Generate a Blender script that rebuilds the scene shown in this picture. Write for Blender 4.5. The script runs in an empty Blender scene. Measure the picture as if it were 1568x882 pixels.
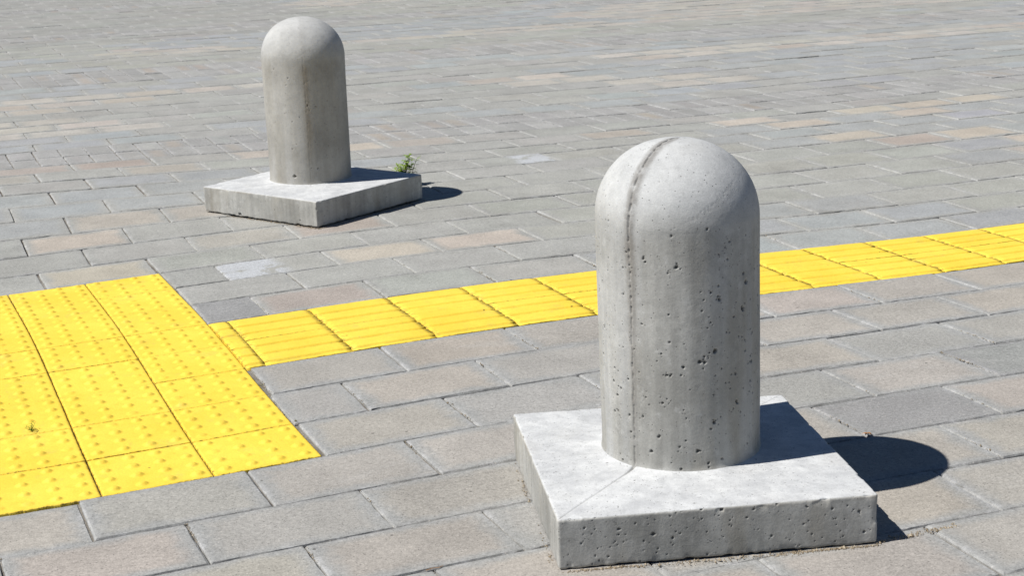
import bpy, math, random
import numpy as np
from mathutils import Vector, Matrix

U = 0.2            # one paving unit (a tactile tile) in metres
rng = np.random.default_rng(11)
random.seed(5)
scene = bpy.context.scene

# ------------------------------------------------------------------ camera
cam_d = bpy.data.cameras.new('camera')
cam = bpy.data.objects.new('camera', cam_d)
scene.collection.objects.link(cam)
cr = Vector((0.92407326, -0.38096223, -0.03092539))
cu = Vector((0.12299397, 0.21977745, 0.96776565))
cf = Vector((0.36188546, 0.8980900, -0.24994653))
M = Matrix(((cr.x, cu.x, -cf.x, -3.50905*U), (cr.y, cu.y, -cf.y, -13.5255*U),
            (cr.z, cu.z, -cf.z, 5.11036*U), (0, 0, 0, 1)))
cam.matrix_world = M
cam_d.sensor_width = 36
cam_d.lens = 36*2439.49/1568
cam_d.clip_start = 0.05
cam_d.clip_end = 1500
cam_d.dof.use_dof = True
cam_d.dof.focus_distance = 3.1
cam_d.dof.aperture_fstop = 20
scene.camera = cam

# ------------------------------------------------------------------ light
SUN_EL = math.radians(54.4)
sd = Vector((-math.cos(SUN_EL)*math.cos(math.radians(5)), math.cos(SUN_EL)*math.sin(math.radians(5)), math.sin(SUN_EL)))
w = bpy.data.worlds.new('World'); scene.world = w; w.use_nodes = True
nt = w.node_tree; bg = nt.nodes['Background']
sky = nt.nodes.new('ShaderNodeTexSky'); sky.sky_type = 'NISHITA'; sky.sun_disc = False
sky.sun_elevation = SUN_EL; sky.sun_rotation = math.atan2(sd.x, sd.y) % (2*math.pi)
sky.air_density = 0.8; sky.dust_density = 0.0; sky.ozone_density = 5.0
nt.links.new(sky.outputs[0], bg.inputs[0]); bg.inputs[1].default_value = 0.05
sl = bpy.data.lights.new('sun', 'SUN'); sl.energy = 5.0; sl.angle = math.radians(0.53); sl.color = (1, 0.968, 0.92)
so = bpy.data.objects.new('sun', sl); scene.collection.objects.link(so)
so.rotation_euler = (-sd).to_track_quat('-Z', 'Y').to_euler()
vs = scene.view_settings
vs.view_transform = 'Standard'; vs.look = 'None'; vs.exposure = 0.16; vs.gamma = 1; vs.use_curve_mapping = False

# ------------------------------------------------------------------ helpers
def link(o, parent=None):
    scene.collection.objects.link(o)
    if parent: o.parent = parent
    return o

def tag(o, label=None, cat=None, group=None, kind=None):
    for k, v in (('label', label), ('category', cat), ('group', group), ('kind', kind)):
        if v: o[k] = v
    return o

def mesh_obj(name, V, F, mat, parent=None, attrs=None, smooth=False, colors=None):
    """V (n,3) array; F list of equal-length or mixed faces (list/array)"""
    me = bpy.data.meshes.new(name)
    V = np.asarray(V, dtype=np.float32)
    if isinstance(F, np.ndarray):
        nf, k = F.shape
        me.vertices.add(len(V)); me.vertices.foreach_set('co', V.ravel())
        me.loops.add(nf*k); me.loops.foreach_set('vertex_index', F.astype(np.int32).ravel())
        me.polygons.add(nf); me.polygons.foreach_set('loop_start', (np.arange(nf)*k).astype(np.int32))
        me.update(calc_edges=True)
    else:
        me.from_pydata(V.tolist(), [], F)
    if smooth:
        me.polygons.foreach_set('use_smooth', np.ones(len(me.polygons), dtype=bool))
    for nm, arr in (attrs or {}).items():
        arr = np.asarray(arr, dtype=np.float32)
        if arr.ndim == 1:
            a = me.attributes.new(nm, 'FLOAT', 'POINT'); a.data.foreach_set('value', arr)
        else:
            a = me.attributes.new(nm, 'FLOAT_VECTOR', 'POINT'); a.data.foreach_set('vector', arr.ravel())
    me.update()
    me.materials.append(mat)
    return link(bpy.data.objects.new(name, me), parent)

def hash3(i, j, k, s):
    h = (i*374761393 + j*668265263 + k*2147483647 + s*974634777) & 0xffffffff
    h = ((h ^ (h >> 13))*1274126177) & 0xffffffff
    h = ((h ^ (h >> 16))*2246822519) & 0xffffffff
    return ((h ^ (h >> 15)) & 0xffff)/65535.0

def vnoise(P, scale, seed=0):
    Q = np.asarray(P, dtype=np.float64)*scale + 1000.0
    I = np.floor(Q).astype(np.int64); f = Q-I; f = f*f*(3-2*f)
    r = 0
    for a in (0, 1):
        for b in (0, 1):
            for c in (0, 1):
                wgt = (f[:, 0] if a else 1-f[:, 0])*(f[:, 1] if b else 1-f[:, 1])*(f[:, 2] if c else 1-f[:, 2])
                r = r + wgt*hash3(I[:, 0]+a, I[:, 1]+b, I[:, 2]+c, seed)
    return r*2-1

def fbm(P, scale, oct=3, seed=0):
    r = 0; a = 1
    for o in range(oct):
        r = r + a*vnoise(P, scale*2**o, seed+o*17); a *= .5
    return r

def sstep(a, b, x):
    t = np.clip((x-a)/(b-a), 0, 1); return t*t*(3-2*t)

# ------------------------------------------------------------------ node helpers
class NT:
    def __init__(s, name):
        s.m = bpy.data.materials.new(name); s.m.use_nodes = True; s.t = s.m.node_tree
        s.b = s.t.nodes['Principled BSDF']; s.b.inputs['Roughness'].default_value = .9
        s.b.inputs['Specular IOR Level'].default_value = .25
    def n(s, typ, **kw):
        nd = s.t.nodes.new(typ)
        for k, v in kw.items():
            if k == 'ins':
                for a, b in v.items(): s.put(nd.inputs[a], b)
            else: setattr(nd, k, v)
        return nd
    def put(s, sock, v):
        if isinstance(v, bpy.types.NodeSocket): s.t.links.new(v, sock)
        else: sock.default_value = v
    def math(s, op, a, b=0.0, c=None, clamp=False):
        nd = s.n('ShaderNodeMath', operation=op, use_clamp=clamp); s.put(nd.inputs[0], a); s.put(nd.inputs[1], b)
        if c is not None: s.put(nd.inputs[2], c)
        return nd.outputs[0]
    def mix(s, f, a, b, mode='MIX'):
        nd = s.n('ShaderNodeMix', data_type='RGBA', blend_type=mode, clamp_factor=True)
        s.put(nd.inputs[0], f); s.put(nd.inputs[6], a if not isinstance(a, tuple) else (*a, 1)[:4]); s.put(nd.inputs[7], b if not isinstance(b, tuple) else (*b, 1)[:4])
        return nd.outputs[2]
    def mapr(s, v, a, b, c=0.0, d=1.0, smooth=True):
        nd = s.n('ShaderNodeMapRange', interpolation_type='SMOOTHSTEP' if smooth else 'LINEAR')
        for i, q in enumerate((v, a, b, c, d)): s.put(nd.inputs[i], q)
        return nd.outputs[0]
    def noise(s, vec, scale, detail=3, rough=.55, dist=0):
        nd = s.n('ShaderNodeTexNoise'); s.put(nd.inputs['Vector'], vec)
        nd.inputs['Scale'].default_value = scale; nd.inputs['Detail'].default_value = detail
        nd.inputs['Roughness'].default_value = rough; nd.inputs['Distortion'].default_value = dist
        return nd.outputs[0]
    def voro(s, vec, scale, out='Distance', feature='F1', rnd=1):
        nd = s.n('ShaderNodeTexVoronoi', feature=feature); s.put(nd.inputs['Vector'], vec)
        nd.inputs['Scale'].default_value = scale; nd.inputs['Randomness'].default_value = rnd
        return nd.outputs[out]
    def obj(s): return s.n('ShaderNodeTexCoord').outputs['Object']
    def attr(s, name, out='Fac'): return s.n('ShaderNodeAttribute', attribute_name=name).outputs[out]
    def vmul(s, v, k):
        nd = s.n('ShaderNodeVectorMath', operation='MULTIPLY'); s.put(nd.inputs[0], v); nd.inputs[1].default_value = k
        return nd.outputs[0]
    def bump(s, h, strength, dist, normal=None):
        nd = s.n('ShaderNodeBump'); s.put(nd.inputs['Height'], h); nd.inputs['Strength'].default_value = strength
        nd.inputs['Distance'].default_value = dist
        if normal is not None: s.put(nd.inputs['Normal'], normal)
        return nd.outputs[0]
    def done(s, col, nrm=None, rough=None):
        s.put(s.b.inputs['Base Color'], col)
        if nrm is not None: s.put(s.b.inputs['Normal'], nrm)
        if rough is not None: s.put(s.b.inputs['Roughness'], rough)
        return s.m

def grain(t, v, lo=.78, hi=1.2):
    """fine mineral grain multiplier"""
    a = t.noise(v, 330, 3, .7); b = t.noise(v, 120, 2, .6)
    s1 = t.math('ADD', t.math('MULTIPLY', a, .65), t.math('MULTIPLY', b, .35))
    return t.mapr(s1, .32, .68, lo, hi, False), s1

# ------------------------------------------------------------------ materials
def mat_paver():
    t = NT('paver_stone'); v = t.obj()
    col = t.attr('pcol', 'Color'); edge = t.attr('ecol', 'Color')
    sep = t.n('ShaderNodeSeparateXYZ'); t.put(sep.inputs[0], t.attr('pdim', 'Vector'))   # length, width, tan
    loc = t.n('ShaderNodeSeparateXYZ'); t.put(loc.inputs[0], t.attr('ploc', 'Vector'))   # x,y, white
    L, W_, T = sep.outputs; X, Y, WH = loc.outputs
    dx = t.math('MINIMUM', X, t.math('SUBTRACT', L, X)); dy = t.math('MINIMUM', Y, t.math('SUBTRACT', W_, Y))
    d = t.math('MINIMUM', dx, t.math('MULTIPLY', dy, 1.15))
    n1 = t.noise(v, 14, 4, .6); n2 = t.noise(v, 55, 3, .6)
    dn = t.math('ADD', d, t.math('MULTIPLY', t.math('SUBTRACT', n1, .5), .055))
    dn = t.math('ADD', dn, t.math('MULTIPLY', t.math('SUBTRACT', n2, .5), .02))
    m = t.math('MULTIPLY', t.mapr(dn, .004, .045), T)
    c = t.mix(m, edge, col)
    # blotchy tone inside a slab
    bl = t.noise(v, 7, 4, .65); c = t.mix(1, c, t.mapr(bl, .3, .7, .88, 1.1, False), 'MULTIPLY')
    # pale lime bloom and white residue
    wn = t.noise(v, 9, 5, .7, .6)
    wm = t.math('MULTIPLY', t.mapr(t.math('ADD', wn, t.math('MULTIPLY', t.math('SUBTRACT', WH, 1), .6)), .32, .44), t.mapr(t.math('ADD', X, t.math('MULTIPLY', t.noise(v, 5, 3), .10)), .22, .17))
    wm = t.math('MULTIPLY', wm, t.math('GREATER_THAN', WH, .02))
    c = t.mix(t.math('MULTIPLY', wm, .68), c, (.48, .50, .53))
    ew = t.noise(v, 21, 4, .7)
    em = t.math('MULTIPLY', t.mapr(d, .018, .001), t.mapr(ew, .48, .62))
    c = t.mix(t.math('MULTIPLY', em, .35), c, (.50, .50, .51))
    # dirt darkening close to the joints, broken up
    jm = t.math('MULTIPLY', t.mapr(dy, .013, .001), t.mapr(t.noise(v, 34, 4, .7), .38, .6))
    c = t.mix(t.math('MULTIPLY', jm, .5), c, (.17, .165, .16))
    # old spills, tyre dust and a few trodden-in gum spots that run across the slabs
    big = t.noise(v, 1.6, 6, .72, .4); c = t.mix(t.math('MULTIPLY', t.mapr(big, .50, .66), .20), c, (.19, .18, .165))
    sc = t.noise(t.vmul(v, (.35, 1, 1)), 6, 6, .78, .8); c = t.mix(t.math('MULTIPLY', t.mapr(sc, .57, .68), .22), c, (.47, .46, .44))
    gv = t.n('ShaderNodeSeparateColor'); t.put(gv.inputs[0], t.voro(v, 2.3, 'Color'))
    gd = t.math('ADD', t.voro(v, 2.3), t.math('MULTIPLY', t.noise(v, 60, 3), .02))
    gum = t.math('MULTIPLY', t.math('GREATER_THAN', gv.outputs[0], .72), t.mapr(gd, .040, .030))
    c = t.mix(t.math('MULTIPLY', gum, .45), c, (.13, .125, .12))
    g, gh = grain(t, v, .64, 1.34); c = t.mix(1, c, g, 'MULTIPLY')
    # aggregate specks
    r = t.voro(v, 210, 'Color'); sr = t.n('ShaderNodeSeparateColor'); t.put(sr.inputs[0], r)
    vd = t.voro(v, 210)
    sp = t.math('MULTIPLY', t.math('GREATER_THAN', sr.outputs[0], .93), t.math('LESS_THAN', vd, .32))
    c = t.mix(t.math('MULTIPLY', sp, .38), c, (.60, .56, .50))
    sp2 = t.math('MULTIPLY', t.math('LESS_THAN', sr.outputs[1], .10), t.math('LESS_THAN', vd, .30))
    c = t.mix(t.math('MULTIPLY', sp2, .6), c, (.10, .095, .09))
    # rare dark spots / tyre dust
    r2 = t.voro(v, 16, 'Color'); s2 = t.n('ShaderNodeSeparateColor'); t.put(s2.inputs[0], r2)
    sp3 = t.math('MULTIPLY', t.math('GREATER_THAN', s2.outputs[0], .85), t.math('LESS_THAN', t.voro(v, 16), .05))
    c = t.mix(t.math('MULTIPLY', sp3, .75), c, (.07, .065, .06))
    # limed chamfers, sun-facing left side only: sunlit edge also painted into the colour
    ch = t.attr('cham'); cm = t.math('MULTIPLY', ch, t.mapr(t.noise(v, 45, 3, .7), .34, .56))
    c = t.mix(t.math('MULTIPLY', cm, .3), c, (.46, .46, .45))
    h = t.math('ADD', gh, t.math('MULTIPLY', t.noise(v, 38, 3), .9))
    return t.done(c, t.bump(h, .55, .0016))

def mat_sand():
    t = NT('joint_sand'); v = t.obj()
    g, gh = grain(t, v, .5, 1.5)
    c = t.mix(t.mapr(t.noise(v, 6, 4, .7), .35, .65), (.15, .135, .115), (.27, .255, .23))
    c = t.mix(t.mapr(t.noise(v, 2.3, 4, .7), .52, .68), c, (.07, .05, .035))
    return t.done(t.mix(1, c, g, 'MULTIPLY'), t.bump(gh, .8, .003))

def mat_yellow():
    t = NT('yellow_tactile_paint'); v = t.obj()
    bl = t.noise(v, 5, 5, .6); b2 = t.noise(v, 33, 4, .65)
    c = t.mix(t.mapr(bl, .3, .7), (.83, .585, .058), (.91, .662, .080))
    c = t.mix(t.mapr(b2, .48, .74, 0, .45), c, (.72, .535, .05))
    # grime on the raised and low marks
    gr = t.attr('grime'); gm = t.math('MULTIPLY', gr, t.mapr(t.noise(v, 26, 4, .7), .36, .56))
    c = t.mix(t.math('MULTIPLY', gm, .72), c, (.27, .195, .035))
    sg = t.mapr(t.noise(v, 9, 7, .75), .54, .72)
    c = t.mix(t.math('MULTIPLY', sg, .34), c, (.46, .37, .14))
    sg2 = t.mapr(t.noise(t.vmul(v, (1, .25, 1)), 22, 6, .8), .58, .70)
    c = t.mix(t.math('MULTIPLY', sg2, .22), c, (.40, .31, .10))
    r2 = t.voro(v, 30, 'Color'); s2 = t.n('ShaderNodeSeparateColor'); t.put(s2.inputs[0], r2)
    sp = t.math('MULTIPLY', t.math('GREATER_THAN', s2.outputs[0], .88), t.math('LESS_THAN', t.voro(v, 30), .085))
    c = t.mix(t.math('MULTIPLY', sp, .7), c, (.16, .10, .03))
    # paint missing on edges
    ed = t.attr('edge'); em = t.math('MULTIPLY', ed, t.mapr(t.noise(v, 90, 4, .7), .50, .58))
    c = t.mix(t.math('MULTIPLY', em, .6), c, (.12, .08, .03))
    g = t.mapr(t.noise(v, 300, 3, .7), .3, .7, .9, 1.08, False); c = t.mix(1, c, g, 'MULTIPLY')
    h = t.math('ADD', t.noise(v, 160, 4, .6), t.math('MULTIPLY', t.noise(v, 25, 2), 1.5))
    return t.done(c, t.bump(h, .35, .0015), .62)

def mat_concrete(post):
    t = NT('cast_concrete_post' if post else 'cast_concrete_base'); v = t.obj()
    sep = t.n('ShaderNodeSeparateXYZ'); t.put(sep.inputs[0], v)
    lo, hi = (.335, .33, .305), (.49, .485, .455)
    c = t.mix(t.mapr(t.noise(v, 6, 5, .62, .3), .3, .7), lo, hi)
    # vertical run-off streaks
    st = t.noise(t.vmul(v, (1, 1, .07)), 26, 4, .6); st2 = t.noise(t.vmul(v, (1, 1, .05)), 85, 3, .6)
    side = t.attr('side')
    sm = t.mapr(st, .34, .66, .80, 1.10, False)
    sm2 = t.mapr(st2, .3, .7, .92, 1.07, False)
    c = t.mix(side, c, t.mix(1, t.mix(1, c, sm, 'MULTIPLY'), sm2, 'MULTIPLY'))
    mo = t.noise(v, 17, 6, .75, .6); c = t.mix(t.math('MULTIPLY', t.math('MULTIPLY', t.mapr(mo, .50, .68), side), .40), c, (.24, .235, .22))
    mo2 = t.noise(v, 48, 4, .7); c = t.mix(t.math('MULTIPLY', t.math('MULTIPLY', t.mapr(mo2, .56, .70), side), .30), c, (.60, .60, .58))
    # warm water stains
    ws = t.math('MULTIPLY', t.mapr(t.noise(t.vmul(v, (1, 1, .22)), 8, 4, .6), .50, .68), side)
    c = t.mix(t.math('MULTIPLY', ws, .38), c, (.30, .265, .20))
    # laitance: smooth pale skin on dome / slab top
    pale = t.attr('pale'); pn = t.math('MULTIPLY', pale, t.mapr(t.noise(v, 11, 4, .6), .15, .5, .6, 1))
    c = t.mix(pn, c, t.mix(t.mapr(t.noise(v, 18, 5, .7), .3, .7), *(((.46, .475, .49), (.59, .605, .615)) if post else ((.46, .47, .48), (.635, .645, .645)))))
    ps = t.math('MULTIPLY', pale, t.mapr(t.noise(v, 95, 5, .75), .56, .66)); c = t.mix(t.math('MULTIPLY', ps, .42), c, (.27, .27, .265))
    # fine specks and tiny air holes
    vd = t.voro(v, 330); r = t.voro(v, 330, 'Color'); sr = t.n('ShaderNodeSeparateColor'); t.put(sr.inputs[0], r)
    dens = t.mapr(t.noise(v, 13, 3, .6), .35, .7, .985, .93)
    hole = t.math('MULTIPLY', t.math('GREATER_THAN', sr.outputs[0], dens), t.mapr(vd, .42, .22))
    c = t.mix(t.math('MULTIPLY', hole, .72), c, (.10, .095, .09))  # tiny holes painted dark, for the shade that bump alone lacks
    c = t.mix(t.math('MULTIPLY', t.attr('pit'), .78), c, (.085, .08, .072))  # pits darkened in colour: dirt plus the shade of their depth
    sc = t.attr('stain'); c = t.mix(t.math('MULTIPLY', sc, t.mapr(t.noise(v, 60, 3, .7), .25, .6, .35, 1)), c, (.215, .205, .19))
    gw = t.attr('warm'); c = t.mix(t.math('MULTIPLY', gw, .5), c, (.25, .205, .145))
    g = t.mapr(t.noise(v, 420, 3, .7), .3, .7, .90, 1.09, False); c = t.mix(1, c, g, 'MULTIPLY')
    g2 = t.mapr(t.noise(v, 75, 4, .7), .3, .7, .93, 1.06, False); c = t.mix(1, c, g2, 'MULTIPLY')
    h = t.math('ADD', t.math('MULTIPLY', t.noise(v, 260, 4, .65), .6), t.math('MULTIPLY', hole, -1.6))
    h = t.math('ADD', h, t.math('MULTIPLY', t.noise(v, 60, 3), .8))
    return t.done(c, t.bump(h, .4, .0014), .88)

def mat_plain(name, c1, c2, scale=80, rough=.8, sub=0):
    t = NT(name); v = t.obj()
    c = t.mix(t.mapr(t.noise(v, scale, 3), .35, .65), c1, c2)
    if sub: t.b.inputs['Subsurface Weight'].default_value = 0
    return t.done(c, t.bump(t.noise(v, scale*2, 2), .3, .001), rough)

M_PAV = mat_paver(); M_SAND = mat_sand(); M_YEL = mat_yellow()
M_POST = mat_concrete(True); M_BASE = mat_concrete(False)
M_LEAF = mat_plain('weed_leaf_green', (.15, .27, .02), (.32, .43, .05), 60, .6)
M_STEM = mat_plain('weed_stem', (.10, .13, .03), (.17, .17, .05), 60, .7)
M_DRYW = mat_plain('dry_sprout', (.10, .07, .02), (.16, .15, .03), 60, .8)
M_OLIVE = mat_plain('olive_leaf', (.07, .17, .012), (.15, .28, .025), 60, .7)
M_DLEAF = mat_plain('dry_leaf_brown', (.30, .13, .05), (.45, .24, .10), 90, .8)
M_TWIG = mat_plain('twig_bark', (.14, .08, .04), (.25, .15, .08), 90, .9)
M_GRIT = mat_plain('loose_grit', (.22, .17, .11), (.42, .36, .27), 150, .95)

# ------------------------------------------------------------------ how the slabs really lie (they wander a little)
CP = [(0, 0, 0.004, -0.004), (-1, 0, -1.015, -0.068), (-2, 0, -2.003, -0.124), (-1, 1, -0.998, 0.945), (0, 1, 0.008, 1.024), (-2, 1, -2.013, 0.895), (0, 3, -0.022, 2.978), (0, 5, -0.012, 4.983), (-2.211, -1, -2.223, -1.043), (-0.711, -1, -0.707, -1.017), (0.789, -1, 0.803, -0.948), (-0.711, 0, -0.734, -0.112), (0.789, 0, 0.805, -0.004), (-2.211, 0, -2.227, -0.219), (-1.461, -2, -1.445, -1.911), (0.039, -2, 0.076, -1.909), (-1.461, -1, -1.467, -1.122), (0.039, -1, 0.04, -1.03), (1.539, 0, 1.562, 0.036), (1.539, 1, 1.552, 1.018), (0.789, 1, 0.783, 1.052), (0.789, 2, 0.784, 2.031), (2.289, 1, 2.33, 1.089), (1.539, 2, 1.526, 2.088), (1.539, 3, 1.527, 3.055), (6.789, 2, 6.837, 1.952), (6.789, 1, 6.852, 1.041), (8.289, 2, 8.298, 1.892), (8.289, 1, 8.3, 0.973), (7.539, 1, 7.585, 0.925), (7.539, 0, 7.599, 0.01), (6.039, 1, 6.151, 1.011), (6.039, 0, 6.152, 0.095), (5.289, 0, 5.438, 0.089), (5.289, -1, 5.453, -0.859), (6.789, 0, 6.9, 0.014), (6.789, -1, 6.932, -0.929), (6.039, -1, 6.194, -0.971), (6.039, -2, 6.155, -1.949), (4.539, -1, 4.73, -0.884), (4.539, -2, 4.701, -1.834), (7.539, 3, 7.534, 2.835), (7.539, 2, 7.525, 1.962), (0.75, 5, 0.76, 5.107), (2.25, 5, 2.322, 5.246), (3.75, 5, 3.822, 5.239), (1.5, 6, 1.514, 6.128), (3, 6, 3.056, 6.221), (0.75, 7, 0.731, 7.062), (0, 8, -0.031, 8.036), (-0.75, 9, -0.85, 8.953), (0.75, 9, 0.7, 9.007), (0, 10, -0.056, 10.016), (-1.5, 10, -1.563, 9.893), (1.5, 10, 1.487, 10.183), (0.75, 11, 0.74, 11.313), (-0.75, 11, -0.782, 11.193), (0, 12, 0.016, 12.599), (-1.5, 12, -1.525, 12.653), (0.75, 13, 0.81, 13.749), (-0.75, 13, -0.698, 14.039), (0, 14, 0.061, 14.975), (1.5, 14, 1.557, 14.793), (0.75, 15, 0.793, 15.865), (2.25, 15, 2.278, 15.738), (0, 16, 0.016, 17.038), (1.5, 16, 1.537, 16.87), (0, 19, 0.021, 19.844), (1.5, 19, 1.556, 19.837), (0, 8, -0.051, 7.958), (-1, 8, -1.061, 7.846), (-2, 8, -2.052, 7.752), (0.227, 5, 0.247, 5.072), (1.23, 5, 1.248, 5.018), (2.232, 5, 2.296, 5.128), (3.235, 5, 3.308, 5.124), (4.237, 5, 4.32, 5.181), (8.247, 5, 8.236, 4.886), (9.25, 5, 9.163, 4.786), (10.252, 5, 10.076, 4.651), (11.255, 5, 11.057, 4.668), (0.227, 3, 0.223, 3.075), (1.23, 3, 1.243, 3.078), (2.232, 3, 2.282, 3.146), (3.235, 3, 3.323, 3.258), (4.237, 3, 4.312, 3.242), (7.245, 3, 7.201, 2.995), (8.247, 3, 8.151, 2.917), (9.25, 3, 9.141, 2.897), (10.252, 3, 10.081, 2.896), (8.386, 17, 8.386, 16.947), (7.841, 19, 7.841, 19.253), (16.802, 17, 16.802, 16.687), (16.456, 18.5, 16.456, 18.257), (1.388, 30, 1.388, 31.185), (2.901, 30, 2.901, 30.995), (1.364, 32, 1.364, 34.114), (2.938, 32, 2.938, 34.276)]

CP = np.array(CP)
_vv = [-30, 0, 5, 8, 12, 17, 19, 30, 32, 132]
_yy = [-30, 0, 5, 8.05, 12.4, 17.3, 19.5, 31, 33.6, 33.6+107]
def mean_y(v): return np.interp(v, _vv, _yy)
def kern(a, b):
    d = ((a[:, None, 0]-b[None, :, 0])/5.0)**2 + ((a[:, None, 1]-b[None, :, 1])/3.5)**2
    return np.exp(-.5*d)
_K = kern(CP[:, :2], CP[:, :2]) + .02*np.eye(len(CP))
_res = np.stack([CP[:, 2]-CP[:, 0], CP[:, 3]-mean_y(CP[:, 1])], 1)
_W = np.linalg.solve(_K, _res)
def lay(u, v):
    """course coordinates -> plaza metres"""
    q = np.stack([np.atleast_1d(u), np.atleast_1d(v)], 1).astype(float)
    d = kern(q, CP[:, :2]) @ _W
    return np.stack([q[:, 0]+d[:, 0], mean_y(q[:, 1])+d[:, 1]], 1)*U

# ------------------------------------------------------------------ paving
X0 = -.7107
S0 = .2275
FRONT_END = 30
def in_block(u, v): return u < 0 and 0 <= v < 8
def cells():
    """yield u0,u1,v0,v1,kind for every slab"""
    for v in range(-8, 70):
        soldier = v in (17, 18, 30, 31, 43, 44, 56, 57)
        if v in (3, 4):
            continue                       # guide strip
        umin, umax = -13, 52
        if v < 17: umax = 30
        if v < 3: umax = 20
        if soldier:
            n = .5; off = 0.0
            us = np.arange(umin, umax, n)+off
        else:
            if v < 5: off = X0 + (.75 if v % 2 == 0 else 0)
            elif v < 17: off = (0 if v % 2 == 0 else .75)
            else: off = .35 + (0 if v % 2 == 0 else .75)
            n = 1.5
            k0 = math.floor((umin-off)/1.5)
            us = off + 1.5*np.arange(k0, k0+int((umax-umin)/1.5)+2)
        for u in us:
            a, b = u, u+n
            if 0 <= v < 8:
                if b <= 0.05: continue
                a = max(a, 0.0)
                if b-a < .12: continue
            yield a, b, v, v+1, ('s' if soldier else 'p')
    # slabs beyond the right end are ordinary
over = {
 'beige': [(-0.79, 10.53), (3.12, 7.73), (4.63, 7.73), (-0.53, 8.51), (14.55, 14.93), (13.79, 14.07), (14.65, 12.89), (16.67, 11.84), (13.32, 14.79), (18.02, 15.83), (16.72, 15.63), (17.42, 14.67), (5.68, 16.77), (3.45, 17.0), (19.09, 15.72), (16.93, 11.09)],
 'tan': [(1.49, 5.65), (0.86, 17.0), (-0.78, 17.0), (15.15, 11.7), (3.35, 10.07)],
 'white': [(1.01, 7.59)], 'whiteright': [(7.74, 13.51)], 'faint': [(5.77, 11.87), (3.18, 15.35), (-0.92, 15.49)],
 'dark': [(5.55, -1.28), (7.56, 0.19), (0.69, 4.53)]}

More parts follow.
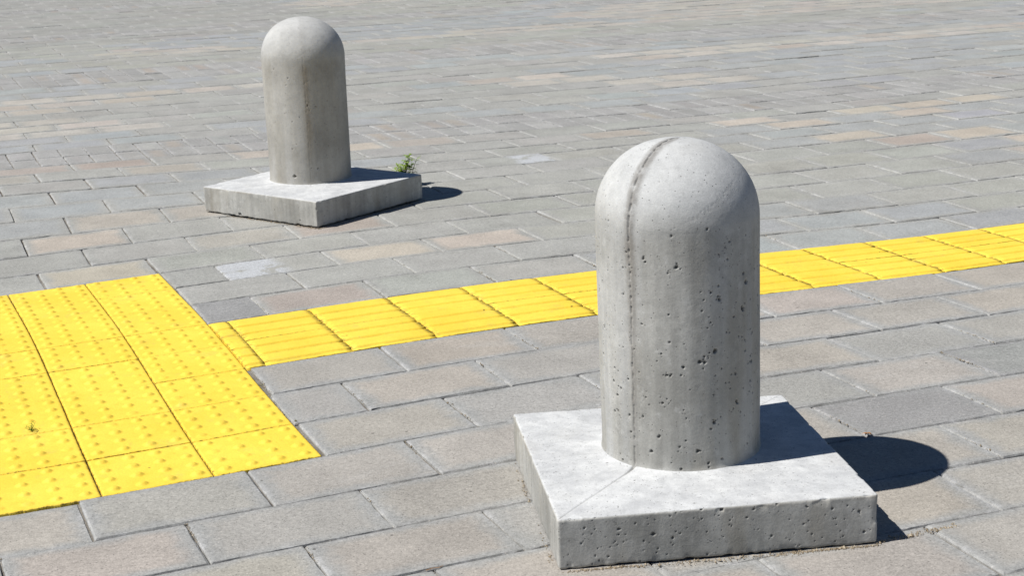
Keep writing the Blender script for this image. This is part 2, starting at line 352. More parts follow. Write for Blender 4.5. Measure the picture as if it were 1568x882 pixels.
def build_paving():
    VV = []; FF = []; pc = []; ec = []; pd = []; pl = []; chm = []; nv = 0
    allc = list(cells())
    ctr = lay([(c[0]+c[1])/2 for c in allc], [(c[2]+c[3])/2 for c in allc])/U
    mark = {}
    for k, lst in over.items():
        for q in lst:
            i = int(np.argmin(np.abs(ctr[:, 0]-q[0])*.66+np.abs(ctr[:, 1]-q[1])))
            mark[i] = k
    grey = np.array((.325, .325, .305)); bluish = np.array((.305, .322, .330)); beige = np.array((.425, .396, .350))
    tan = np.array((.365, .325, .280)); green = np.array((.330, .332, .300)); dark = np.array((.290, .288, .278))
    warmg = np.array((.350, .326, .288))
    cc = np.concatenate([ctr, np.zeros((len(ctr), 1))], 1)
    nz1 = fbm(cc*np.array([.5, 1, 1]), .16, 3, 3); nz2 = fbm(cc*np.array([.5, 1, 1]), .22, 3, 77)
    for i, (a, b, v0, v1, kind) in enumerate(allc):
        near = v0 < 24
        cx, cy = ctr[i]; r = rng.random(); r2 = rng.random()
        white = 0; T = rng.uniform(.55, 1)
        e = grey*rng.uniform(.93, 1.05)
        if kind == 's':
            c = dark*rng.uniform(.95, 1.14); e = c*1.03
            if r < .12: c = tan*.92
        elif v0 < 5:
            c = warmg*(1-r)+tan*r if r2 < .82 else warmg*.4+grey*.6
            c = c*rng.uniform(.95, 1.06); e = np.array((.310, .312, .302))
        elif v0 < 17:
            c = grey if nz1[i] < .12 else green
            if nz2[i] > .28: c = bluish
            if r < .07 and v0 > 8: c = tan
            if r > .97: white = .35
        elif v0 < 30:
            g = nz1[i] + (.42 if 21 <= v0 <= 27 else -.15)
            c = beige if g > -.02 else (bluish if nz2[i] > -.05 else grey)
            if g > -.02 and r < .3: c = tan*1.06
            if v0 <= 20 or v0 >= 28: c = bluish*1.02 if r > .35 else grey
            T = rng.uniform(.8, 1)
        else:
            c = green*.95
            if v0 > 34 and nz1[i] > .12: c = beige*.9
            if nz2[i] > .25: c = bluish*.98
            if v0 > 40 and cx < 14: c = grey*.9
            T = 1
        k = mark.get(i)
        if k == 'beige': c = np.array((.425, .378, .315)); T = 1
        if k == 'tan': c = np.array((.345, .295, .26)); T = 1
        if k in ('white', 'whiteright'): white = .9
        if k == 'faint': white = .45
        if k == 'dark': c = np.array((.265, .265, .26)); e = c
        c = c*rng.uniform(.95, 1.05)*(1+rng.normal(0, .012, 3))
        c = c*.8+np.array((.338, .328, .302))*.2*(c.sum()/.95)**.6
        # outline of the slab
        gx = .0016/U*rng.uniform(.5, 2.2); gy = .0008/U*rng.uniform(.4, 2.6)
        if near:
            ts = np.linspace(0, 1, 13); tsy = np.linspace(0, 1, 9)
        else:
            ts = np.linspace(0, 1, 3); tsy = np.linspace(0, 1, 2)
        L = (b-a)*U; Wd = (v1-v0)*U
        def ring(insx, insy, jit):
            A, B = a+gx+insx/U, b-gx-insx/U; C_, D = v0+gy+insy/U, v1-gy-insy/U
            pu = np.concatenate([A+(B-A)*ts[:-1], np.full(len(tsy)-1, B), B+(A-B)*ts[:-1], np.full(len(tsy)-1, A)])
            pv = np.concatenate([np.full(len(ts)-1, C_), C_+(D-C_)*tsy[:-1], np.full(len(ts)-1, D), D+(C_-D)*tsy[:-1]])
            if near:
                pu = pu+rng.normal(0, jit/U, len(pu)); pv = pv+rng.normal(0, jit/U, len(pv))
            return pu, pv
        cwx = rng.uniform(.0014, .0036)*(1 if v0 < 17 else .62); cwy = rng.uniform(.0018, .0034)
        rings = [ring(0, 0, .0003), ring(0, 0, .0005), ring(cwx, cwy, .0006), ring(cwx+.006, cwy+.006, 0)]
        zs = [-.016, -rng.uniform(.0030, .0040), -.0003, 0]
        m = len(rings[0][0])
        pu = np.concatenate([q[0] for q in rings]); pv = np.concatenate([q[1] for q in rings])
        w_ = lay(pu, pv)
        dz = rng.normal(0, .0010) ; tx = rng.normal(0, .0042); ty = rng.normal(0, .0042)
        z = np.repeat(zs, m) + dz + (w_[:, 0]-cx*U)*tx + (w_[:, 1]-cy*U)*ty
        VV.append(np.column_stack([w_, z]))
        for q in range(3):
            for j in range(m):
                j2 = (j+1) % m
                FF.append((nv+q*m+j, nv+q*m+j2, nv+(q+1)*m+j2, nv+(q+1)*m+j))
        FF.append(tuple(nv+3*m+j for j in range(m)))
        n4 = 4*m
        pc.append(np.tile(c, (n4, 1))); ec.append(np.tile(e, (n4, 1)))
        pd.append(np.tile((L, Wd, T), (n4, 1)))
        pl.append(np.column_stack([(b-pu if k == 'whiteright' else pu-a)*U, (pv-v0)*U, np.full(n4, white)]))
        cm = np.zeros(n4)
        leftm = (np.abs(pu-a)*U < .0075) & (np.repeat([0, 1, 1, 0], m) > 0)
        cm[leftm] = rng.uniform(.0, 1)**1.3*(1 if v0 < 19 else .4)
        chm.append(cm); nv += n4
    o = mesh_obj('plaza_paving', np.concatenate(VV), FF, M_PAV, attrs={
        'pdim': np.concatenate(pd), 'ploc': np.concatenate(pl), 'cham': np.concatenate(chm)})
    for nm, arr in (('pcol', pc), ('ecol', ec)):
        arr = np.concatenate(arr); a4 = np.column_stack([arr, np.ones(len(arr))]).astype(np.float32)
        at = o.data.attributes.new(nm, 'FLOAT_COLOR', 'POINT'); at.data.foreach_set('color', a4.ravel())
    tag(o, 'grey and beige rectangular concrete pavers laid in running bond across the plaza', kind='structure')
    return o
build_paving()

# bedding sand under the joints, with the plaza running on to the horizon outside it
def bed(name, x0, x1, y0, y1, z, mat):
    o = mesh_obj(name, [(x0, y0, z), (x1, y0, z), (x1, y1, z), (x0, y1, z)], [(0, 1, 2, 3)], mat)
    return o
tag(bed('joint_bedding', -3.2, 11.2, -2.2, 15.6, -.0062, M_SAND), 'grey sand filling the joints between the pavers', kind='structure')
def mat_far():
    t = NT('far_paving'); v = t.obj()
    br = t.n('ShaderNodeTexBrick'); t.put(br.inputs['Vector'], v)
    br.inputs['Scale'].default_value = 1; br.inputs['Brick Width'].default_value = .3; br.inputs['Row Height'].default_value = .2
    br.inputs['Mortar Size'].default_value = .004; br.inputs['Color1'].default_value = (.30, .30, .285, 1)
    br.inputs['Color2'].default_value = (.38, .35, .31, 1); br.inputs['Mortar'].default_value = (.16, .155, .15, 1)
    c = t.mix(t.mapr(t.noise(v, .7, 4, .6), .3, .7, 0, .6), br.outputs[0], (.29, .30, .30))
    g, gh = grain(t, v, .8, 1.2)
    return t.done(t.mix(1, c, g, 'MULTIPLY'), t.bump(gh, .3, .002))
tag(bed('ground', -400, 400, -400, 400, -.03, mat_far()), 'paved ground running on beyond the plaza', kind='structure')

# ------------------------------------------------------------------ tactile paving
def tile_grid(a, b, c, d, hfun, nx, ny, out, nv, gap, z0=.0012, open_b=True):
    """height-field tile between course coords; hfun(x,y) in tile units 0..1"""
    gx, gy = gap
    s = np.concatenate([[0, 0], np.linspace(0, 1, nx), [1, 1]]); t_ = np.concatenate([[0, 0], np.linspace(0, 1, ny), [1, 1]])
    S, T_ = np.meshgrid(s, t_)
    u = a+gx+(b-a-2*gx)*S; v = c+gy+(d-c-2*gy)*T_
    # edge index for skirts
    nX, nY = len(s), len(t_)
    I, J = np.meshgrid(np.arange(nX), np.arange(nY))
    ring = np.minimum(np.minimum(I, nX-1-I), np.minimum(J, nY-1-J))
    tu = (u-a); tv = (v-c)
    h = hfun(tu, tv, u, v)
    ed = np.minimum(np.minimum(u-a-gx, b-gx-u), np.minimum(v-c-gy, d-gy-v))*U
    P = np.stack([u.ravel(), v.ravel()], 1)
    jit = rng.normal(0, .0006/U, P.shape)*(ed.ravel() < .001)[:, None]*np.array([.6, 1])
    P = P+jit
    W2 = lay(P[:, 0], P[:, 1])
    z = z0 + h.ravel() - .0016*np.exp(-ed.ravel()/.0016)
    z = np.where(ring.ravel() == 0, -.02, z)
    z = np.where(ring.ravel() == 1, z-.0008, z)
    tz = rng.normal(0, .002, 2); dz = rng.normal(0, .0004)
    c0 = W2.mean(0); z = z+dz+((W2-c0) @ tz)
    out['V'].append(np.column_stack([W2, z]))
    idx = (np.arange(nX*nY).reshape(nY, nX))+nv
    out['F'].append(np.stack([idx[:-1, :-1], idx[:-1, 1:], idx[1:, 1:], idx[1:, :-1]], -1).reshape(-1, 4))
    out['E'].append(np.exp(-ed.ravel()/.0022)); out['H'].append(h.ravel())
    return nv+nX*nY

def build_block():
    out = dict(V=[], F=[], E=[], H=[], G=[]); nv = 0
    grime = {}
    for i in range(-7, 0):
        for j in range(0, 8):
            rnd = rng.random((4, 4)); size = rng.uniform(.85, 1.1, (4, 4)); wear = np.where(rng.random((4, 4)) < .12, .45, 1)
            def hf(tu, tv, u, v):
                h = np.zeros_like(tu)
                for p in range(4):
                    for q in range(4):
                        d = np.hypot(tu-(p+.5)/4, tv-(q+.5)/4)*U
                        R_ = .0132*size[p, q]
                        h = np.maximum(h, .0045*wear[p, q]*(1-sstep(.34, 1.0, d/R_)))
                h += .00022*vnoise(np.stack([u.ravel()*U, v.ravel()*U, 0*u.ravel()], 1), 60, 5).reshape(u.shape)
                return h
            # side joints are wide, cross joints partly bridged by paint
            gy = rng.choice([.0003, .0004, .0008]) if not (j == 0) else .0009
            vis = i > -6
            nv0 = nv
            nv = tile_grid(i, i+1, j, j+1, hf, 84 if vis else 20, 84 if vis else 20, out, nv, (rng.uniform(.0013, .0020)/U, gy/U))
            H = out['H'][-1]; g = np.where((H > .0006), 1.0, .12)*(rng.random() < .8)
            out['G'].append(g*rng.uniform(.0, .22))
    o = mesh_obj('tactile_warning_paving', np.concatenate(out['V']), np.concatenate(out['F']), M_YEL, smooth=True,
                 attrs={'edge': np.concatenate(out['E']), 'grime': np.concatenate(out['G'])})
    tag(o, 'yellow tactile warning paving with round studs at the left edge', 'tactile paving')
build_block()

def build_strip():
    out = dict(V=[], F=[], E=[], H=[], G=[]); nv = 0
    joints = [0.0] + [S0+1.0025*k for k in range(0, 28)]
    for k in range(len(joints)-1):
        a, b = joints[k], joints[k+1]
        for j in (3, 4):
            off = rng.uniform(-.015, .015)
            gl = [0]
            bars = (.115, .445, .775) if j == 4 else (.225, .555, .885)
            def hf(tu, tv, u, v):
                h = np.zeros_like(tu); gl[0] = np.zeros_like(tu)
                for c in bars:
                    d = np.abs(tv-(c+off))*U
                    h = np.maximum(h, .0038*(1-sstep(.0235, .0290, d)))
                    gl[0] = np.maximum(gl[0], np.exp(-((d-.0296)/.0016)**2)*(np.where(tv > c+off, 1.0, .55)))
                h += .00025*vnoise(np.stack([u.ravel()*U, v.ravel()*U, 0*u.ravel()], 1), 90, 9).reshape(u.shape)
                return h
            n = max(6, int(26*(b-a)))
            nv = tile_grid(a, b, j, j+1, hf, max(5, n//2) if k < 14 else 5, 165 if k < 14 else 60, out, nv, (.0006/U, .0010/U))
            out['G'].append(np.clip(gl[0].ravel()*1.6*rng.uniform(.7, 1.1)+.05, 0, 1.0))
    o = mesh_obj('tactile_guide_strip', np.concatenate(out['V']), np.concatenate(out['F']), M_YEL, smooth=True,
                 attrs={'edge': np.concatenate(out['E']), 'grime': np.concatenate(out['G'])})
    tag(o, 'long yellow tactile guide strip with raised bars crossing the grey paving behind the near bollard', 'tactile strip')
build_strip()

# ------------------------------------------------------------------ concrete bollards
def pits_disp(P, pits):
    """depth of air holes at points P. pits rows: x,y,z,r,depth"""
    d = np.zeros(len(P)); mask = np.zeros(len(P))
    order = np.argsort(P[:, 2]); zs = P[order, 2]
    wob = 1+.5*vnoise(P*np.array([1, 1, .7]), 230, 3)+.3*vnoise(P, 560, 8)
    for x, y, z, r, dep in pits:
        lo, hi = np.searchsorted(zs, (z-1.6*r, z+1.6*r)); ix = order[lo:hi]
        if not len(ix): continue
        q = P[ix]-np.array((x, y, z)); dd = np.sqrt((q**2).sum(1))*wob[ix]/r
        k = dd < 1.25
        if k.any():
            ii = ix[k]; f = 1-sstep(.55, 1.15, dd[k])
            d[ii] = np.maximum(d[ii], dep*f); mask[ii] = np.maximum(mask[ii], f)
    return d, mask

def bollard(cx, cy, px, py, rot, seam_az, lean, npit, nth, nz, seed, label, tilt=(0, 0), seam_strength=1.0, lift=0.0):
    g = np.random.default_rng(seed)
    root = bpy.data.objects.new('concrete_bollard', None); link(root)
    root.location = (cx*U, cy*U, lift); root.rotation_euler = (tilt[0], tilt[1], rot)
    tag(root, label, 'bollard', 'round topped concrete bollards on square bases')
    ax, ay = (px-cx)*U, (py-cy)*U                       # post axis relative to the base
    co, si = math.cos(-rot), math.sin(-rot)
    ax, ay = co*ax-si*ay, si*ax+co*ay
    seam = math.radians(seam_az)-rot
    r0, r1, H, dh, hb = .661*U, .669*U, 2.627*U, .632*U, .4106*U
    # profile: flare at the foot, shaft, shoulder, dome
    z_ = []; r_ = []; nrm = []
    ns = int(nz*.68)
    for k in range(ns):
        f = k/ns; z = f*(H-dh); rr = r0+(r1-r0)*f + .0050*math.exp(-z/.005)
        z_.append(z); r_.append(rr); nrm.append((1, 0))
    for k in range(nz-ns+1):
        a = math.pi/2*k/(nz-ns); e = .94
        z_.append(H-dh+dh*math.sin(a)**.985); r_.append(r1*max(math.cos(a), 0)**e+1e-5); 
    z_ = np.array(z_); r_ = np.array(r_)
    dz = np.gradient(z_); dr = np.gradient(r_); ln = np.hypot(dz, dr)+1e-9
    nr = dz/ln; nzv = -dr/ln
    nr[:int(.03/H*nz)] = 1; nzv[:int(.03/H*nz)] = 0
    th = np.linspace(0, 2*np.pi, nth+1)[:-1]
    TH, ZZ = np.meshgrid(th, z_); _, RR = np.meshgrid(th, r_); _, NR = np.meshgrid(th, nr); _, NZ = np.meshgrid(th, nzv)
    P0 = np.stack([RR*np.cos(TH), RR*np.sin(TH), ZZ], -1).reshape(-1, 3)
    N = np.stack([NR*np.cos(TH), NR*np.sin(TH), NZ], -1).reshape(-1, 3)
    z = P0[:, 2]; thf = TH.ravel(); body = 1-sstep(H-dh-.015, H-dh+.02, z)
    disp = .0007*fbm(P0, 9, 3, seed) + .00007*fbm(P0, 120, 2, seed+5)
    # faint shoulder where the mould halves change
    disp += .00022*np.exp(-((z-(H-dh+.004))/.006)**2)*sstep(-.2, .5, vnoise(P0, 25, 4))
    # mould seam: raised fin with a broken groove
    for az, st in ((seam, 1.0), (seam+math.pi, .8)):
        dth = (thf-az+np.pi) % (2*np.pi)-np.pi
        wob = .0009*vnoise(np.column_stack([z*0, z*0, z]), 50, 2)
        sdist = dth*np.maximum(RR.ravel(), .004)+wob
        up = sstep(.14, .42, z)
        fin = .0009*np.exp(-(sdist/(.0042+.004*up))**2)
        gro = (.0028*(.5+.5*up)+.0006)*np.exp(-(sdist/.0017)**2)*(sstep(-.35, .25, vnoise(P0, 170, 6))*.8+.2)
        fade = 1-(1-sstep(.6, .99, seam_strength))*sstep(H-dh-.02, H-dh+.02, z)*.85
        disp += st*seam_strength*(fin-gro)*fade
        disp += st*seam_strength*.0007*sstep(-.0015, .0015, -sdist)*np.exp(-np.abs(sdist)/.02)*(1-up)
        if st == 1.0:
            sband = np.exp(-(np.abs(sdist-.001)/(.0058+.0052*up))**4)*(.28+.6*up)*(1-.75*(1-seam_strength))*seam_strength
            gmask = 1.2*np.exp(-(sdist/.0019)**2)*(sstep(-.2, .3, vnoise(P0, 200, 6)))*.8*seam_strength
            warmm = np.exp(-((sdist-.004)/.012)**2)*sstep(.05, .2, z)*(1-sstep(H-dh-.03, H-dh, z))
            crk = sdist
    # long rubbed scars on the dome
    scar = []
    for k in range(3):
        a0 = math.radians(245+14*k)-rot; hh = H-dh+.012+.018*k
        for q in range(8):
            scar.append((a0+.05*q, hh+.0028*q, .0035, .0005))
    pits = []
    for k in range(npit):
        a = g.uniform(0, 2*np.pi); zz = (H-dh)*g.beta(.95, 1.15)*1.02
        rr = g.choice([.0012, .0017, .0024, .0034, .0046], p=[.52, .32, .125, .028, .007])*g.uniform(.8, 1.2)
        R_ = np.interp(zz, z_, r_); pits.append((R_*math.cos(a), R_*math.sin(a), zz, rr, rr*1.45))
        if g.random() < .35:                       # clusters
            for _ in range(3):
                a2 = a+g.normal(0, .03); z2 = zz+g.normal(0, .006); r2 = rr*.55
                if z2 > .004: pits.append((R_*math.cos(a2), R_*math.sin(a2), z2, r2, r2))
    for a, zz, rr, dep in scar:
        R_ = np.interp(zz, z_, r_); pits.append((R_*math.cos(a), R_*math.sin(a), zz, rr*g.uniform(.5, 1.1), dep*g.uniform(.1, .55)))
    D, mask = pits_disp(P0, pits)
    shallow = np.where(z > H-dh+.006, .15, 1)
    disp -= D
    P = P0+N*disp[:, None]
    P[:, 0] += ax + lean[0]*z*co - lean[1]*z*si*0; P[:, 1] += ay + lean[1]*z; P[:, 2] += hb-.0005
    idx = np.arange(len(P)).reshape(len(z_), nth)
    F = np.stack([idx[:-1], np.roll(idx[:-1], -1, 1), np.roll(idx[1:], -1, 1), idx[1:]], -1).reshape(-1, 4)
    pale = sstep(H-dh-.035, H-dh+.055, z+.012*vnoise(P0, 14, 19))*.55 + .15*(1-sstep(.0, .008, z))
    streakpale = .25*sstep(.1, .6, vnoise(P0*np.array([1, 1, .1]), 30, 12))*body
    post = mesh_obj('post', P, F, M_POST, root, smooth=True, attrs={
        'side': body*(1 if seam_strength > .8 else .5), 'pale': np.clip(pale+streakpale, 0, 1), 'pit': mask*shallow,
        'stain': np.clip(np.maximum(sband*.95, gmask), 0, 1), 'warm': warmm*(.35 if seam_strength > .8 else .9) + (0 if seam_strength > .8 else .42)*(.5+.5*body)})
    # square base: rounded box whose faces share their border samples
    hs = 2.508*U/2; rc = .0042; n1 = int(nth*.62); nzb = max(14, int(n1*.16))
    def axis(n, h):
        t = np.linspace(-1, 1, n); return np.sign(t)*(1-(1-np.abs(t))**1.25)*h if False else np.concatenate([[-h], np.linspace(-h+.0006, h-.0006, n-2), [h]])
    xs = axis(n1, hs); zz = axis(nzb, hb/2)
    V = []; F = []; nv = 0; isside = []
    def face(A, B, fn, flip):
        nonlocal nv
        a_, b_ = np.meshgrid(A, B); pts = fn(a_.ravel(), b_.ravel()); V.append(pts)
        idx = np.arange(len(pts)).reshape(len(B), len(A))+nv
        q = np.stack([idx[:-1, :-1], idx[:-1, 1:], idx[1:, 1:], idx[1:, :-1]], -1).reshape(-1, 4)
        F.append(q[:, ::-1] if flip else q); nv += len(pts)
    o1 = np.ones
    face(xs, xs, lambda a, b: np.column_stack([a, b, o1(len(a))*hb/2]), False)
    face(xs, zz, lambda a, b: np.column_stack([a, -hs*o1(len(a)), b]), False)
    face(xs, zz, lambda a, b: np.column_stack([a, hs*o1(len(a)), b]), True)
    face(xs, zz, lambda a, b: np.column_stack([-hs*o1(len(a)), a, b]), True)
    face(xs, zz, lambda a, b: np.column_stack([hs*o1(len(a)), a, b]), False)
    V = np.concatenate(V); F = np.concatenate(F)
    lim = np.array([hs, hs, hb/2])
    inner = np.clip(V, -(lim-rc), lim-rc); dd = V-inner; ln = np.linalg.norm(dd, axis=1, keepdims=True)
    nn = dd/np.maximum(ln, 1e-9); Pb = inner+nn*rc
    top = nn[:, 2]
    wav = .0007*fbm(Pb, 7, 3, seed+40)+.00006*fbm(Pb, 110, 2, seed+41)
    # chipped arrises
    edge_d = np.sort(lim-np.abs(V), axis=1)[:, 1]
    chip = np.exp(-edge_d/.005)*np.maximum(0, vnoise(V, 60, seed+3)-.30)*.008 + np.exp(-edge_d/.003)*np.maximum(0, vnoise(V, 210, seed+9)-.2)*.0016
    dis = wav-chip
    # ragged foot
    foot = sstep(-hb/2+.006, -hb/2, V[:, 2])
    dis = dis-foot*np.maximum(0, vnoise(V*np.array([1, 1, .2]), 90, seed+11)+.1)*.003
    pb = []
    for k in range(int(npit*1.15)):
        f = g.integers(0, 4); s = g.uniform(-1, 1)*hs*.97; h = -hb/2+hb*g.beta(1.4, 1.2)
        rr = g.choice([.0010, .0015, .0021, .0031, .0042], p=[.60, .30, .085, .012, .003])*g.uniform(.8, 1.15)
        x, y = ((s, -hs), (s, hs), (-hs, s), (hs, s))[f]; pb.append((x, y, h, rr, rr*1.4))
    for k in range(int(npit*.35)):
        rr = g.uniform(.0008, .0014); pb.append((g.uniform(-hs, hs), g.uniform(-hs, hs), hb/2, rr, rr*.5))
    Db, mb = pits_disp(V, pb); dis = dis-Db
    # seam line on the slab top from the post foot to the corner, on both diagonals
    st = np.zeros(len(V)); tp = sstep(.6, .95, top)
    for az in (seam, seam+math.pi):
        best = min((math.radians(45+90*k) for k in range(4)), key=lambda q: abs((q-az+math.pi) % (2*math.pi)-math.pi))
        p0 = np.array([ax+.68*U*math.cos(az), ay+.68*U*math.sin(az)]); p1 = np.array([math.copysign(hs, math.cos(best)), math.copysign(hs, math.sin(best))])
        dv = p1-p0; L = np.linalg.norm(dv); dv /= L; rel = V[:, :2]-p0; al = rel @ dv
        pd = np.abs(rel[:, 0]*dv[1]-rel[:, 1]*dv[0]+.0012*vnoise(V, 30, 31)); on = ((al > -.002) & (al < L+.01))*tp
        dep = .0012+.0035*np.exp(-np.maximum(al, 0)/.018)
        gl = (1 if seam_strength > .8 else .25)*np.exp(-(pd/(.0013+.0012*np.exp(-np.maximum(al, 0)/.02)))**2)*on; dis = dis-gl*dep; st = np.maximum(st, gl*(.25+.75*np.exp(-np.maximum(al, 0)/.03)))
    # slab crown: cement worked up towards the post
    rad = np.hypot(V[:, 0]-ax, V[:, 1]-ay)
    swell = .0045*np.exp(-np.maximum(rad-r0, 0)/.012)*tp
    Pb = Pb+nn*dis[:, None]; Pb[:, 2] += swell + hb/2
    stain = np.clip(st*.9+.55*foot*sstep(-.3, .4, vnoise(V, 40, 21)), 0, 1)
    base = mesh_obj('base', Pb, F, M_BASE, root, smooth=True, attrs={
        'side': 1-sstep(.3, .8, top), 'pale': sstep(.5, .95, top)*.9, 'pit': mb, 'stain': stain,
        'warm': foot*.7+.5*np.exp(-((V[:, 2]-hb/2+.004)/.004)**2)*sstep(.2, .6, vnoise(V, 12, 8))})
    # weld the face borders so the slab is one closed skin
    import bmesh
    bm = bmesh.new(); bm.from_mesh(base.data); bmesh.ops.remove_doubles(bm, verts=bm.verts, dist=1e-5)
    bm.to_mesh(base.data); bm.free()
    return root

bollard(2.460, -2.384, 2.528, -2.250, -.258, 208, (-.012, .003), 400, 700, 470, 21,
        'near grey concrete bollard with a ridged mould seam, standing in front of the yellow strip')
bollard(3.101, 11.386, 3.125, 11.60, .538, 255, (-.004, .004), 90, 400, 260, 35,
        'farther concrete bollard with a brown stain down its post and a weed behind it', seam_strength=.32, lift=.0035, tilt=(.006, -.004))

# ------------------------------------------------------------------ weeds
def blade(V, F, p, d, n, length, width, curl=.3, segs=4):
    """a tapering leaf blade from p along d; n up-ish"""
    d = np.array(d, float); d /= np.linalg.norm(d); n = np.array(n, float); s = np.cross(d, n); s /= np.linalg.norm(s)+1e-9; n = np.cross(s, d)
    st = len(V)
    for k in range(segs+1):
        f = k/segs; wv = width*(math.sin(math.pi*min(1, .15+.85*f)**.8))*.5+1e-5
        c = p+d*length*f - n*curl*length*f*f
        V.append(c-s*wv+n*wv*.3); V.append(c); V.append(c+s*wv+n*wv*.3)
    for k in range(segs):
        a = st+3*k
        F.append((a, a+1, a+4, a+3)); F.append((a+1, a+2, a+5, a+4))

def stem_geo(V, F, pts, r):
    st = len(V); m = 6
    for i, p in enumerate(pts):
        rr = r*(1-.6*i/len(pts))
        for k in range(m):
            a = 2*math.pi*k/m; V.append(np.array(p)+np.array((math.cos(a)*rr, math.sin(a)*rr, 0)))
    for i in range(len(pts)-1):
        for k in range(m):
            F.append((st+i*m+k, st+i*m+(k+1) % m, st+(i+1)*m+(k+1) % m, st+(i+1)*m+k))

def weed(name, x, y, h, spread, nst, nleaf, leafL, leafW, seed, label, leafmat, group=None, cat='weed', lean=(0, 0), z=0):
    g = np.random.default_rng(seed)
    root = link(bpy.data.objects.new(name, None)); root.location = (x*U, y*U, z)
    tag(root, label, cat, group)
    SV, SF, LV, LF = [], [], [], []
    for s in range(nst):
        a = g.uniform(0, 2*math.pi); sp = spread*g.uniform(.3, 1); hh = h*g.uniform(.55, 1)
        pts = []
        for k in range(7):
            f = k/6; pts.append(np.array((math.cos(a)*sp*f**1.3+lean[0]*f*f, math.sin(a)*sp*f**1.3+lean[1]*f*f, hh*f-.004)))
        stem_geo(SV, SF, pts, .0009 if h > .02 else .0005)
        for q in range(nleaf):
            f = g.uniform(.25, 1); i = min(5, int(f*6)); p = pts[i]*(1-(f*6-i))+pts[i+1]*(f*6-i)
            a2 = g.uniform(0, 2*math.pi); up = g.uniform(.1, .9)
            dl = np.array((math.cos(a2), math.sin(a2), up)); dl /= np.linalg.norm(dl)
            l = leafL*g.uniform(.6, 1.15)
            blade(LV, LF, p, dl, (0, 0, 1), l, leafW*.55, g.uniform(.1, .5))
            if leafW > .003:                       # cut leaf: side lobes along the midrib
                for ff in (.3, .5, .7):
                    for sg in (-1, 1):
                        sd_ = np.cross(dl, (0, 0, 1)); sd_ /= np.linalg.norm(sd_)+1e-9
                        blade(LV, LF, p+dl*l*ff-np.array((0, 0, .3*l*ff*ff)), dl*.7+sd_*sg*.8, (0, 0, 1), l*.42*(1-.4*ff), leafW*.45, .2, 3)
    mesh_obj('stem', np.array(SV), SF, M_STEM, root)
    mesh_obj('leaves', np.array(LV), LF, leafmat, root)
    return root

weed('weed', 4.95, 12.30, .108, .038, 14, 15, .025, .0070, 4,
     'feathery green weed behind the back corner of the farther bollard base', M_LEAF)
weed('weed', 5.10, 12.36, .118, .016, 3, 6, .020, .0055, 9,
     'thin shoot just right of the feathery weed by the farther bollard', M_LEAF, lean=(.020, 0))
weed('weed', -2.39, 1.95, .020, .017, 7, 4, .011, .0024, 14,
     'small olive weed in a cross joint of the yellow studded paving', M_OLIVE, z=.002)
sprouts = [(-1.03, 3.41, 'olive sprout in the wide joint of the yellow studs, level with the bar strip'),
           (-1.04, 3.90, 'reddish brown sprout higher up the same wide joint of the yellow studs'),
           (-2.05, 2.24, 'little twiggy sprout in the left wide joint above the small olive weed'),
           (.0, 2.36, 'green sprout at the right edge of the studs just under the strip end'),
           (.02, 1.04, 'brown tuft at the right edge of the studs where a paver joint meets it')]
for k, (x, y, lb) in enumerate(sprouts):
    weed('weed_sprout', x, y, .005, .006, 4, 3, .0055, .0014, 50+k, lb, M_DRYW, 'sprouts in the joints of the yellow paving', 'sprout', z=.001)

# dry leaf crumb by the near bollard's shadow
V, F = [], []
for k, (a, l) in enumerate(((.2, .012), (1.1, .009), (2.4, .011), (3.6, .008), (5.0, .010))):
    blade(V, F, np.array((0, 0, .003+.0006*k)), (math.cos(a), math.sin(a), .25), (0, 0, 1), l, .006, .5)
o = mesh_obj('dry_leaf', np.array(V), F, M_DLEAF); o.location = (4.69*U, -1.85*U, .001)
tag(o, 'tiny curled orange brown leaf in the joint above the near bollard shadow', 'leaf')
V, F = [], []
stem_geo(V, F, [(0, 0, 0), (.010, .001, .0010), (.019, -.001, .0008), (.028, .004, .0003)], .0016)
o = mesh_obj('twig', np.array(V), F, M_TWIG); o.location = (.02*U, -2.84*U, .0018)
tag(o, 'short brown twig lying on a paver joint left of the near bollard', 'twig')

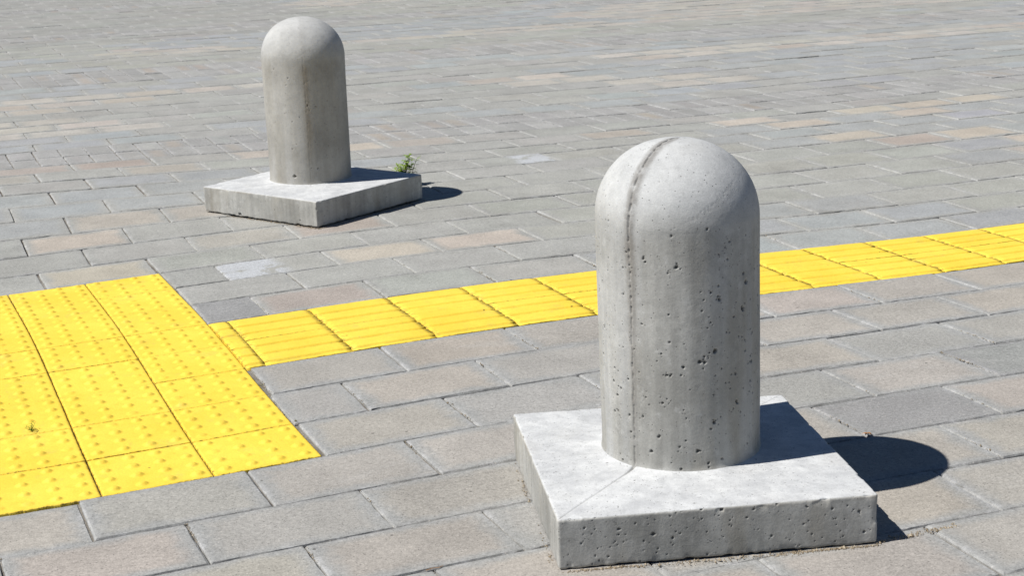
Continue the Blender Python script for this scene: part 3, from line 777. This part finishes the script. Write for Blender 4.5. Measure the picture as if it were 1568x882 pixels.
# wind-blown grit along the near bollard's front edge and in its joints
def grit():
    V, F = [], []; nv = 0
    e0 = np.array((.93, -3.30)); e1 = np.array((3.35, -3.94))
    g = np.random.default_rng(8)
    o8 = np.array([(1, 0, 0), (0, 1, 0), (-1, 0, 0), (0, -1, 0), (0, 0, 1), (0, 0, -1)], float)
    f8 = [(0, 1, 4), (1, 2, 4), (2, 3, 4), (3, 0, 4), (1, 0, 5), (2, 1, 5), (3, 2, 5), (0, 3, 5)]
    d = e1-e0; nrm = np.array((d[1], -d[0]))/np.linalg.norm(d)
    if nrm[1] > 0: nrm = -nrm
    spots = []
    for k in range(1900):
        f = g.random()**.8; dens = .35+.65*max(0, math.sin(f*9+.5))
        if g.random() > dens: continue
        off = abs(g.normal(0, .035 if .25 < f < .75 else .016)); spots.append(e0+d*f+nrm*off)
    for k in range(260):                                    # drift running off along the course joint to the right
        f = g.random(); q0 = np.array((3.3, -3.90)); q1 = np.array((4.15, -3.90)); spots.append(q0+(q1-q0)*f+np.array((0, g.normal(0, .022))))
    for k in range(160):                                    # along the left side of the base
        f = g.random(); q0 = np.array((.915, -3.27)); q1 = np.array((1.56, -.85))
        if math.sin(f*11) > g.uniform(-1, .6): spots.append(q0+(q1-q0)*f+np.array((-abs(g.normal(0, .022)), 0)))
    for k in range(900):                                    # round the farther base
        f = g.random(); q0 = np.array((1.38, 11.81)); q1 = np.array((2.67, 9.63)); q2 = np.array((4.84, 10.93))
        q = q0+(q1-q0)*f if k % 2 else q1+(q2-q1)*f
        spots.append(q+np.array((g.normal(0, .012), -abs(g.normal(0, .018)))))
    jc = [(c[0], c[2]) for c in cells() if -3 <= c[2] <= 6 and -3 < c[0] < 9]
    for (ju, jv) in jc:                                     # caught in the open joints
        n = int(g.exponential(16))
        if n < 3: continue
        f0 = g.random(); P = lay(np.full(n, ju)+g.normal(0, .010, n), jv+np.clip(f0+g.normal(0, .22, n), .03, .97))/U
        spots += [P[k] for k in range(n)]
    for q in spots:
        r = .0009*math.exp(g.normal(0, .45)); s = r*np.array(g.uniform(.6, 1.3, 3))
        V.append(o8*s*(1+g.normal(0, .15, (6, 1)))+np.array((q[0]*U, q[1]*U, r*.3))); F += [tuple(nv+i for i in f) for f in f8]; nv += 6
    o = mesh_obj('loose_grit', np.concatenate(V), F, M_GRIT)
    tag(o, 'brown grit drifted against the foot of the near bollard base', kind='stuff')
grit()
